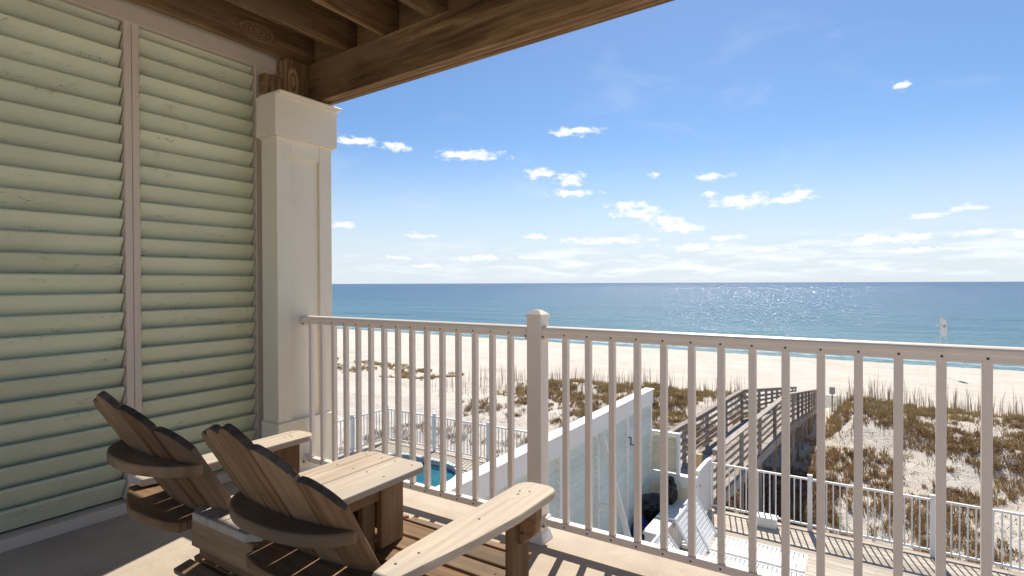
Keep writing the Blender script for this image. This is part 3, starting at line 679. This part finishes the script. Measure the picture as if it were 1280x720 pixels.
for sg in (-1, 1):
    mb = MB(); a = SETX + sg * 0.098; mb.box(min(a, a + sg * 0.026), max(a, a + sg * 0.026), 1.345, 1.452, 0.37, 0.591, 0.003, 'z'); mb.build('table_leg', ch_m, st_)
    mb = MB(); a = SETX + sg * 0.070; mb.box(min(a, a + sg * 0.026), max(a, a + sg * 0.026), 1.285, 1.343, 0.345, 0.591, 0.003, 'z'); mb.build('table_leg', ch_m, st_)
    mb = MB(); a = SETX + sg * 0.092; mb.box(min(a, a + sg * 0.026), max(a, a + sg * 0.026), 1.05, 1.14, 0.30, 0.591, 0.003, 'z'); mb.build('table_leg', ch_m, st_)
    mb = MB(); a = SETX + sg * 0.03; mb.box(min(a, a + sg * 0.03), max(a, a + sg * 0.03), 1.43, 1.454, 0.0, 0.59, 0.003, 'z'); mb.build('front_leg', ch_m, st_)

# ------------------------------------------------------------------ pool deck and pool
PX0, PX1, PY0, PY1, PR = -11.2, -8.0, 5.2, 10.95, 1.15
def rr(x0, x1, y0, y1, r, n=12):
    out = []
    for cx, cy, a0 in ((x1 - r, y1 - r, 0), (x0 + r, y1 - r, 90), (x0 + r, y0 + r, 180), (x1 - r, y0 + r, 270)):
        for k in range(n + 1):
            a = R(a0 + 90 * k / n); out.append((cx + r * math.cos(a), cy + r * math.sin(a)))
    return out
# deck boards run along X; those crossing the pool are cut around its rounded outline
mb = MB(); w = 0.14; y = -3.0
def pool_span(y):
    g_ = 0.02
    if y <= PY0 - g_ or y >= PY1 + g_: return None
    dy = 0
    if y > PY1 - PR: dy = y - (PY1 - PR)
    if y < PY0 + PR: dy = PY0 + PR - y
    k = PR - math.sqrt(max(0, (PR + g_) ** 2 - dy * dy)) + g_ if dy > 0 else 0
    return (PX0 - g_ + k, PX1 + g_ - k)
while y < 11.55:
    sp_ = pool_span(y + w / 2)
    spans = [(-11.95, 6.0)] if sp_ is None else [(-11.95, sp_[0]), (sp_[1], 6.0)]
    for a, b in spans:
        x = a
        while x < b - 0.01:
            e = min(b, x + random.uniform(2.5, 4.5))
            if b - e < 0.8: e = b
            mb.box(x, e - 0.004, y, y + w - 0.007, DECK - 0.03, DECK + random.uniform(-.001, .001), 0 , 'x'); x = e
    y += w
o = mb.build('pool_deck', MT['deck_wood']); struct(o)
mb = MB(); mb.box(-11.95, 6.0, 11.56, 11.60, DECK - 0.28, DECK - 0.002, 0.003); mb.box(-11.99, -11.955, -3, 11.6, DECK - 0.28, DECK - 0.002, 0.003, 'y')
x = -11.8
while x < 6:
    mb.box(x, x + 0.1, 11.44, 11.555, -6.2, DECK - 0.035, 0.003, 'z'); x += 1.8
struct(mb.build('deck_edge', MT['grey_wood']))
pool = thing('swimming_pool', 'small blue pool with rounded corner sunk in the deck below', 'pool', (-9.6, 8, DECK))
pts = rr(PX0 + 0.13, PX1 - 0.13, PY0 + 0.13, PY1 - 0.13, PR - 0.13); out = rr(PX0, PX1, PY0, PY1, PR)
bm = bmesh.new(); a = [bm.verts.new((x, y, DECK + 0.03)) for x, y in pts]; b = [bm.verts.new((x, y, DECK + 0.03)) for x, y in out]
a2 = [bm.verts.new((x, y, DECK - 0.5)) for x, y in pts]; b2 = [bm.verts.new((x, y, DECK - 0.5)) for x, y in out]
n = len(a)
for i in range(n):
    j = (i + 1) % n
    bm.faces.new((a[i], b[i], b[j], a[j])); bm.faces.new((a2[i], a[i], a[j], a2[j])); bm.faces.new((b[i], b2[i], b2[j], b[j]))
mb = MB(); mb.add_bm(bm, Matrix.Identity(4)); mb.build('coping', MT['coping'], pool)
bm = bmesh.new(); bm.faces.new([bm.verts.new((x, y, DECK - 0.09)) for x, y in pts]); mb = MB(); mb.add_bm(bm, Matrix.Identity(4)); mb.build('water', MT['pool'], pool)

# ------------------------------------------------------------------ white deck fences
pk = None
def fence(name, label, a, b, post_at, gap=0.105, group='white picket rail fences round the pool deck'):
    """straight fence from a to b on the deck"""
    global pk
    a = Vector((a[0], a[1], DECK)); b = Vector((b[0], b[1], DECK)); d = (b - a).normalized(); Ln = (b - a).length
    t = thing(name, label, 'fence', tuple(a), group)
    alongx = abs(d.x) > 0.5
    mb = MB(); mb.beam(a + Vector((0, 0, 0.945)), b + Vector((0, 0, 0.945)), 0.05, 0.035); mb.build('top_rail', MT['white'], t)
    mb = MB(); mb.beam(a + Vector((0, 0, 0.10)), b + Vector((0, 0, 0.10)), 0.04, 0.035); mb.build('bottom_rail', MT['white'], t)
    for s in post_at:
        p0 = a + d * s
        mb = MB(); mb.box(p0.x - 0.038, p0.x + 0.038, p0.y - 0.038, p0.y + 0.038, DECK, DECK + 1.01, 0.004, 'z'); po = mb.build('post', MT['white'], t)
        mb = MB(); mb.box(p0.x - 0.044, p0.x + 0.044, p0.y - 0.044, p0.y + 0.044, DECK + 1.0105, DECK + 1.032, 0.006, 'z'); mb.build('post_cap', MT['white'], po)
    s = gap * 0.6; k = 0
    while s < Ln:
        if all(abs(s - q) > 0.06 for q in post_at):
            p0 = a + d * s - a
            if pk is None:
                mb = MB(); mb.box(-0.0105, 0.0105, -0.0105, 0.0105, 0.1165, 0.9285, 0, 'z'); pk = mb.build('picket', MT['white']); pk.parent = t; pk.location = p0
            else: dup(pk, p0, t)
        s += gap
fence('deck_fence', 'white picket fence before the grassy dune right of the boardwalk', (-2.68, 11.5), (6.0, 11.5), [0.0, 1.79, 3.60, 5.41, 7.22])
fence('deck_fence', 'white picket fence along the seaward side of the pool', (-11.75, 11.5), (-3.6, 11.5), [0.0, 1.8, 3.6, 5.4, 7.2], 0.11)
fence('deck_fence', 'white picket fence on the far left side of the pool meeting the seaward fence', (-11.75, 2.5), (-11.75, 11.44), [0.5, 2.3, 4.1, 5.9, 7.7], 0.115)

# gate
gt = thing('deck_gate', 'white board gate standing open at the start of the boardwalk', 'gate', (-2.68, 11.4, DECK))
mb = MB(); y = 10.58
while y < 11.38: mb.box(-2.70, -2.676, y, y + 0.094, DECK + 0.06, DECK + 1.0, 0.003, 'z'); y += 0.1
mb.build('boards', MT['white'], gt)
mb = MB(); mb.box(-2.725, -2.650, 10.555, 11.40, DECK + 1.001, DECK + 1.05, 0.004, 'y'); mb.box(-2.725, -2.702, 10.57, 11.39, DECK + 0.18, DECK + 0.26, 0.003, 'y'); mb.build('gate_frame', MT['white'], gt)
mb = MB(); mb.box(-2.76, -2.70, 10.49, 10.55, DECK, DECK + 1.14, 0.004, 'z'); mb.cyl((-2.73, 10.52, DECK + 1.14), (-2.73, 10.52, DECK + 1.20), 0.035, 0.01, 10); mb.build('gate_post', MT['white'], gt)
mb = MB(); mb.box(-2.675, -2.64, 10.60, 10.66, DECK + 0.72, DECK + 0.76, 0.003); mb.build('latch', MT['steel'], gt)
wp = MB(); wp.box(-2.93, -2.80, 11.34, 11.47, DECK, DECK + 1.12, 0.004, 'z'); tag(wp.build('wooden_post', MT['tan_wood']), 'short square tan timber post beside the open gate', 'post')
mb = MB(); mb.box(-1.75, -1.42, 11.18, 11.40, DECK + 0.001, DECK + 0.16, 0.01); mb.box(-1.77, -1.40, 11.16, 11.42, DECK + 0.161, DECK + 0.19, 0.008)
tag(mb.build('step_box', MT['plastic_white']), 'small white box on the deck at the foot of the fence', 'box')

# ------------------------------------------------------------------ tall privacy screen
SX = -3.42; SZ1 = -0.72
scr = thing('privacy_screen', 'tall pale aqua louvred screen with white frame rising from the deck below', 'screen', (SX, 6, DECK))
mb = MB(); mb.box(SX - 0.07, SX + 0.065, 2.7, 10.04, SZ1 - 0.24, SZ1, 0.005, 'y'); mb.box(SX - 0.10, SX + 0.085, 2.7, 10.07, SZ1 + 0.001, SZ1 + 0.035, 0.005, 'y'); mb.build('cap_board', MT['white'], scr)
studs = [2.80, 4.00, 5.19, 6.39, 7.60, 8.79, 9.98]
for s in studs:
    mb = MB(); mb.box(SX - 0.03, SX + 0.060, s - 0.028, s + 0.028, DECK, SZ1 - 0.242, 0.003, 'z'); mb.build('stud', MT['white'], scr)
for s0, s1 in zip(studs[:-1], studs[1:]):
    mb = MB(); z = DECK + 0.06; tl = R(38)
    nrm = Vector((math.cos(tl), 0, math.sin(tl)))
    while z < SZ1 - 0.25:
        mb.board((SX + random.uniform(-.002, .002), (s0 + s1) / 2, z), (s1 - s0 - 0.06, 0.122, 0.018), (0, 1, 0), nrm, 0.003); z += 0.095
    mb.build('louver_panel', MT['aqua'], scr)
mb = MB(); mb.beam((SX + 0.10, 7.60, SZ1 - 0.26), (-2.66, 7.60, DECK + 0.02), 0.085, 0.04, (0, 1, 0), 0.003)
mb.beam((SX + 0.06, 7.648, -2.05), (-3.05, 7.648, -2.05), 0.07, 0.035, (0, 1, 0), 0.003)
mb.build('brace', MT['white'], scr)
mb = MB(); pth = [(SX + 0.05, 8.80, -1.30), (SX + 0.10, 8.80, -1.30), (SX + 0.10, 8.80, -1.42), (SX + 0.09, 9.30, -1.56)]
for a, b in zip(pth[:-1], pth[1:]): mb.cyl(a, b, 0.012, n=8)
mb.build('hook', MT['black'], scr)

# ------------------------------------------------------------------ cream siding wall with louvre vent above it
sw = thing('siding_wall', 'low cream clapboard wall with a louvred panel on top beside the boardwalk', 'wall', (-3.0, 10.1, DECK))
mb = MB(); z = DECK + 0.02
while z < -2.42:
    mb.board((-2.99, 10.03, z + 0.055), (0.80, 0.125, 0.014), (1, 0, 0), (0, -1, 0.10), 0.002); z += 0.112
mb.box(-3.39, -2.59, 10.05, 10.12, DECK, -2.42, 0.002); mb.build('siding', MT['cream_siding'], sw)
mb = MB(); mb.box(-3.39, -2.56, 9.985, 10.14, -2.36, -2.21, 0.004); mb.box(-3.39, -2.58, 9.995, 10.06, -2.415, -2.362, 0.003); mb.build('top_board', MT['white'], sw)
mb = MB(); mb.box(-2.60, -2.55, 9.98, 10.14, DECK, -2.363, 0.003, 'z'); mb.build('corner_board', MT['white'], sw)
mb = MB(); z = -2.14
while z < -1.57: mb.board((-3.135, 10.04, z), (0.44, 0.085, 0.012), (1, 0, 0), (0, -1, 0.45), 0.002); z += 0.072
mb.box(-3.355, -2.915, 10.075, 10.085, -2.19, -1.53, 0)
mb.build('louver_panel', MT['cream_siding'], sw)
mb = MB(); mb.box(-3.39, -3.357, 9.99, 10.09, -2.208, -1.50, 0.003, 'z'); mb.box(-2.913, -2.86, 9.99, 10.09, -2.208, -1.50, 0.003, 'z'); mb.box(-3.39, -2.86, 9.985, 10.095, -1.499, -1.455, 0.003); mb.build('louver_frame', MT['white'], sw)

# things stored in the corner
bx = thing('deck_storage_box', 'white plastic storage chest standing against the cream siding wall', 'storage box', (-2.80, 9.3, DECK))
mb = MB(); mb.box(-2.97, -2.70, 8.45, 9.90, DECK + 0.02, DECK + 0.60, 0.012, 'y', seg=2)
for y in np.arange(8.55, 9.8, 0.16): mb.box(-2.702, -2.692, y, y + 0.02, DECK + 0.06, DECK + 0.54, 0.002, 'z')
mb.build('body', MT['plastic_white'], bx)
mb = MB(); mb.box(-2.99, -2.675, 8.42, 9.93, DECK + 0.602, DECK + 0.66, 0.015, 'y', seg=2); mb.build('lid', MT['plastic_white'], bx)
mb = MB(); mb.box(-2.673, -2.660, 9.0, 9.12, DECK + 0.56, DECK + 0.62, 0.003, 'y'); mb.build('latch', MT['steel'], bx)
bn = thing('trash_bin', 'black ribbed trash bin in the corner by the aqua screen', 'bin', (-3.2, 9.5, DECK))
mb = MB(); mb.cyl((-3.22, 9.45, DECK), (-3.22, 9.45, DECK + 0.66), 0.16, 0.19, 20)
for k in range(14):
    a = 2 * math.pi * k / 14; mb.beam((-3.22 + 0.165 * math.cos(a), 9.45 + 0.165 * math.sin(a), DECK + 0.03), (-3.22 + 0.192 * math.cos(a), 9.45 + 0.192 * math.sin(a), DECK + 0.63), 0.016, 0.016, (0, 1, 0), 0.002)
mb.build('body', MT['black'], bn)
mb = MB(); mb.ball((-3.22, 9.45, DECK + 0.72), 0.22, (1, 1, 0.62), lump=0.35, seed=3); mb.build('liner_bag', MT['black'], bn)
mb = MB(); mb.ball((-2.93, 9.72, DECK + 0.86), 0.15, (0.75, 0.8, 1.35), lump=0.45, seed=8); mb.ball((-2.93, 9.72, DECK + 1.10), 0.05, (1.2, 1, 1), lump=0.5, seed=2)
tag(mb.build('trash_bag', MT['black']), 'tied black bag standing on the back end of the white chest', 'bag')
mb = MB(); mb.ball((-3.19, 8.95, DECK + 0.30), 0.22, (0.75, 1.2, 1.3), lump=0.5, seed=13); mb.ball((-3.07, 9.02, DECK + 0.42), 0.085, (0.8, 1.1, 1), mi=1, lump=0.4, seed=4)
tag(mb.build('beach_bag', [MT['blue'], MT['red']]), 'dark blue bag with a red patch leaning beside the white chest', 'bag')

# ------------------------------------------------------------------ loungers
def lounger(xh, yc, label, ang=58, first=None):
    t = thing('sun_lounger', label, 'sun lounger', (xh, yc, DECK), 'white slatted loungers on the pool deck')
    sz = DECK + 0.33; Ls = 1.32; hw_ = 0.30
    mb = MB(); x = xh + 0.03
    while x < xh + Ls: mb.box(x, x + 0.052, yc - hw_ + 0.03, yc + hw_ - 0.03, sz, sz + 0.014, 0.003, 'y'); x += 0.064
    mb.build('seat', MT['plastic_white'], t)
    mb = MB(); d = Vector((-math.cos(R(ang)), 0, math.sin(R(ang)))); nn = Vector((math.sin(R(ang)), 0, math.cos(R(ang))))
    o_ = Vector((xh, yc, sz + 0.01)); s = 0.03
    while s < 0.68: mb.board(o_ + d * (s + 0.025), (2 * hw_ - 0.06, 0.052, 0.014), (0, 1, 0), nn, 0.003); s += 0.064
    for sg in (-1, 1): mb.beam(o_ + Vector((0, sg * (hw_ - 0.015), 0)), o_ + d * 0.72 + Vector((0, sg * (hw_ - 0.015), 0)), 0.03, 0.035, nn, 0.004)
    mb.beam(o_ + d * 0.72 + Vector((0, -hw_, 0)), o_ + d * 0.72 + Vector((0, hw_, 0)), 0.035, 0.035, nn, 0.006)
    mb.build('backrest', MT['plastic_white'], t)
    mb = MB()
    for sg in (-1, 1): mb.box(xh - 0.42, xh + Ls + 0.03, yc + sg * (hw_ - 0.012) - 0.018, yc + sg * (hw_ - 0.012) + 0.018, sz - 0.035, sz + 0.022, 0.006, 'x')
    mb.box(xh + Ls + 0.0, xh + Ls + 0.035, yc - hw_, yc + hw_, sz - 0.03, sz + 0.023, 0.008, 'y')
    mb.build('side_frame', MT['plastic_white'], t)
    for lx in (xh - 0.30, xh + Ls - 0.15):
        for sg in (-1, 1):
            mb = MB(); mb.beam((lx, yc + sg * (hw_ - 0.014), sz - 0.03), (lx + 0.04, yc + sg * (hw_ - 0.014), DECK + 0.001), 0.035, 0.045, (1, 0, 0), 0.004); mb.build('leg', MT['plastic_white'], t)
lounger(-2.13, 9.36, 'white slatted lounger farthest from the house, backrest raised next to the open gate')
lounger(-2.10, 8.68, 'white slatted lounger between the two others, backrest raised', 60)
lounger(-2.10, 7.86, 'white slatted lounger nearest the house, mostly hidden behind the railing', 50)

# ------------------------------------------------------------------ boardwalk over the dune
bw = thing('boardwalk', 'silvery grey timber boardwalk with rail fences running over the dune to the beach', 'boardwalk', (-3.3, 12, DECK))
HW = 0.62
mb = MB(); y = 11.62
while y < 39.6:
    zc = walk_floor(y); xc = walk_x(y); zn = walk_floor(y + 0.1)
    mb.board((xc, y + 0.07, zc - 0.018), (2 * HW + 0.16, 0.138, 0.032), (1, 0, 0), (0, -(zn - zc) / 0.1, 1), 0.003); y += 0.145
mb.build('walkway_boards', MT['grey_wood'], bw)
ysn = list(np.arange(12.4, 19.7, 1.8)) + [19.6] + list(np.arange(21.6, 39.7, 2.0))
ysn = sorted(set(round(float(v), 3) for v in ysn))
def wp_(sg, y, dz=0, off=0): return Vector((walk_x(y) + sg * (HW + 0.05 + off), y, walk_floor(y) + dz))
segs = [(12.2, 19.6), (19.6, 39.6)]
for sg in (-1, 1):
    mb = MB(); mr = MB(); ms_ = MB()
    for a, b in segs:
        mb.beam(wp_(sg, a, 1.0), wp_(sg, b, 1.0), 0.145, 0.038, (0, 0, 1), 0.004)
        mb.beam(wp_(sg, a, 0.93, -0.032), wp_(sg, b, 0.93, -0.032), 0.035, 0.09, (0, 0, 1), 0.003)
        for h in (0.20, 0.38, 0.56, 0.74): mr.beam(wp_(sg, a, h, -0.032), wp_(sg, b, h, -0.032), 0.03, 0.085, (0, 0, 1), 0.003)
        ms_.beam(wp_(sg, a, -0.165, 0.03), wp_(sg, b, -0.165, 0.03), 0.04, 0.25, (0, 0, 1), 0.003)
    mb.build('handrail', MT['grey_wood'], bw); mr.build('side_rails', MT['grey_wood'], bw); ms_.build('stringer', MT['grey_wood'], bw)
    for y in ysn:
        g_ = ground(walk_x(y), y) - 0.4; q = wp_(sg, y, 0, 0.0 + 0.015)
        mb = MB(); mb.box(q.x - 0.045, q.x + 0.045, y - 0.045, y + 0.045, min(g_, q.z - 0.3), q.z + 0.978, 0.004, 'z'); mb.build('post', MT['grey_wood'], bw)

# ------------------------------------------------------------------ flag, signs on the beach
fx, fy = 5.15, 58.6; gz = ground(fx, fy)
fl = thing('beach_flag', 'white flag hanging on a slim pole on the open beach', 'flag', (fx, fy, gz))
mb = MB(); mb.cyl((fx, fy, gz - 0.3), (fx, fy, -1.6), 0.045, 0.028, 10); mb.build('pole', MT['rail'], fl)
bm = bmesh.new(); nu, nv = 14, 18; grid = []
for j in range(nv + 1):
    row = []
    for i in range(nu + 1):
        u = i / nu; v = j / nv
        ex = u * (0.95 - 0.15 * v); sag = u * u * 0.62 + 0.0
        row.append(bm.verts.new((fx + 0.03 + ex * 0.46, fy + 0.10 * math.sin(u * 9 + v * 2.5) * u - ex * 0.25, -1.68 - v * 1.45 * (0.86 + 0.14 * (1 - u)) - sag)))
    grid.append(row)
for j in range(nv):
    for i in range(nu): bm.faces.new((grid[j][i], grid[j][i + 1], grid[j + 1][i + 1], grid[j + 1][i]))
res = bmesh.ops.extrude_face_region(bm, geom=bm.faces[:])
for v in res['geom']:
    if isinstance(v, bmesh.types.BMVert): v.co.y += 0.01
mb = MB(); nf = nu * nv; mb.add_bm(bm); 
mb.build('cloth', MT['flag'], fl, True)
bm = bmesh.new(); bmesh.ops.create_circle(bm, cap_ends=True, segments=16, radius=0.11)
mb = MB(); mb.add_bm(bm, Matrix.Translation((fx + 0.24, fy - 0.20, -2.45)) @ Matrix.Rotation(R(90), 4, 'X')); mb.build('emblem', MT['flag_mark'], fl)
def sign(px, py_top, t, w, h, pole_h, label):
    r = (px - 640) / F_PX; d = (Fv + Rv * r) * t; z = CAM_H - (py_top - 354) / F_PX * t; g0 = ground(d.x, d.y)
    s = thing('beach_sign', label, 'sign', (d.x, d.y, g0))
    mb = MB(); mb.box(d.x - 0.035, d.x + 0.035, d.y, d.y + 0.07, g0 - 0.3, z, 0.004, 'z'); mb.build('post', MT['grey_wood'], s)
    mb = MB(); mb.board((d.x, d.y - 0.012, z - h / 2 + 0.02), (w, h, 0.018), (1, 0.4, 0), (0.4, -1, 0), 0.003); mb.build('panel', MT['sign'], s)
sign(1040.5, 486, 33.5, 0.32, 0.42, 1, 'small grey sign on a post behind the end of the boardwalk')
sign(809, 480, 36, 0.40, 0.30, 1, 'small brown notice board on a post above the end of the aqua screen')

# ------------------------------------------------------------------ dune vegetation
def blades(name, tufts, mat, label, cat):
    """tufts: x, y, z, radius, height, count, tone lo, tone hi, spread"""
    V = []; Fc = []; T = []; k0 = 0
    for (x, y, z, r, h, n, t0, t1, spr) in tufts:
        a = rng.uniform(0, 2 * np.pi, n); rr_ = r * np.sqrt(rng.uniform(0, 1, n)) * 0.7
        bx_ = x + rr_ * np.cos(a); by_ = y + rr_ * np.sin(a)
        la = a + rng.normal(0, 0.9, n); lean = rng.uniform(0.1, 1, n) * spr
        hh = h * rng.uniform(0.45, 1.0, n); wd = rng.uniform(0.003, 0.008, n) * (1 + y * 0.022)
        pa = rng.uniform(0, np.pi, n); dx = np.cos(pa) * wd; dy = np.sin(pa) * wd
        mx = bx_ + np.cos(la) * lean * hh * 0.35; my = by_ + np.sin(la) * lean * hh * 0.35; mz = z + hh * 0.6
        tx = bx_ + np.cos(la) * lean * hh; ty = by_ + np.sin(la) * lean * hh; tz = z + hh * (1 - 0.25 * lean)
        zb = np.full(n, z - 0.03)
        q = np.stack([np.stack([bx_ - dx, by_ - dy, zb], 1), np.stack([bx_ + dx, by_ + dy, zb], 1), np.stack([mx - dx * .8, my - dy * .8, mz], 1), np.stack([mx + dx * .8, my + dy * .8, mz], 1), np.stack([tx, ty, tz], 1)], 1).reshape(-1, 3)
        V.append(q); T.append(np.repeat(rng.uniform(t0, t1, n), 5))
        for i in range(n):
            b0 = k0 + i * 5; Fc.append((b0, b0 + 1, b0 + 3, b0 + 2)); Fc.append((b0 + 2, b0 + 3, b0 + 4))
        k0 += n * 5
    V = np.concatenate(V); T = np.concatenate(T)
    me = bpy.data.meshes.new(name); me.from_pydata(V.tolist(), [], Fc); me.materials.append(mat)
    at = me.attributes.new('tone', 'FLOAT', 'POINT'); at.data.foreach_set('value', T.astype(np.float32))
    o = bpy.data.objects.new(name, me); C.objects.link(o); stuff(o, label, cat); return o
def cover(x, y):
    """0..1 plant density"""
    n = noise.noise(Vector((x * 0.42, y * 0.42, 11))) + 0.55 * noise.noise(Vector((x * 1.1, y * 1.1, 4)))
    d = sst(-0.36, 0.36, n + 0.05)
    if -27 < x < -19: return 0
    if x < -19:
        f = sst(29, 30.5, y + noise.noise(Vector((x * .2, 0, 2)))) * sst(36, 33.5, y) * sst(-45, -38, x) * (0.35 + 0.65 * sst(-0.1, 0.2, noise.noise(Vector((x * 0.25, y * 0.3, 8)))))
        # ease into the main patch
        return d * f
    lf = sst(-19, -16, x)
    f = sst(12.0, 13.5, y) * sst(33.5, 31.0, y)
    if x < -4.5: f = sst(21.0, 23.5, y) * sst(32.5, 30.5, y) * lf + 0.35 * sst(12, 13, y) * sst(21, 19, y)
    if abs(x - walk_x(min(max(y, 12), 39))) < 1.15: f *= 0.25
    return d * f
tufts = []
for _ in range(900):
    y = random.uniform(11.8, 21); x = walk_x(max(y, 12.4)) + random.uniform(-1.6, 2.2)
    tufts.append((x, y, ground(x, y), random.uniform(0.15, 0.3), random.uniform(0.12, 0.4), random.randint(24, 36), 0.0, 0.35, 1.2))
for _ in range(5200):                    # litter: thin dry twigs everywhere on the dune
    x = random.uniform(-16, 15); y = random.uniform(11.9, 31)
    if x > 0.23 * y + 3 or (x < -5 and random.random() < 0.7): continue
    tufts.append((x, y, ground(x, y), random.uniform(0.1, 0.3), random.uniform(0.06, 0.20), random.randint(3, 8), 0.0, 0.7, 1.8))
tries = 44000
for _ in range(tries):
    x = random.uniform(-46, 17); y = random.uniform(11.9, 36.5)
    if y > 12 and x > 0.23 * y + 3: continue
    if x < -1.15 * y - 3: continue
    if random.random() > cover(x, y): continue
    g_ = ground(x, y); kd = noise.noise(Vector((x * 0.5, y * 0.5, 20)))
    top = sst(25, 29.5, y)
    if random.random() < 0.45 + 0.5 * kd - 0.3 * top:      # dark woody mats
        tufts.append((x, y, g_, random.uniform(0.12, 0.3), random.uniform(0.10, 0.26), random.randint(26, 40), 0.0, 0.5, 1.5))
    else:
        tufts.append((x, y, g_, random.uniform(0.08, 0.2), random.uniform(0.15, 0.38), random.randint(20, 34), 0.25 + 0.25 * top, 0.8 + 0.2 * random.random(), 0.8))
blades('dune_grass', tufts, MT['grass'], 'brown and olive low grass and scrub covering the dune', 'grass')
oats = []
for _ in range(3400):
    x = random.uniform(-24, 16); y = random.uniform(22, 34)
    if x > 0.23 * y + 3: continue
    if abs(x - walk_x(min(max(y, 12), 39))) < 1.4: continue
    if random.random() > (0.9 if x > -2 else 0.5) * sst(24, 29, y): continue
    oats.append((x, y, ground(x, y), 0.05, random.uniform(0.8, 1.7), random.randint(1, 3), 0, 1, 0.16))
o_ = blades('sea_oats', oats, MT['oats'], 'tall thin dry stalks standing along the top of the dune', 'grass')
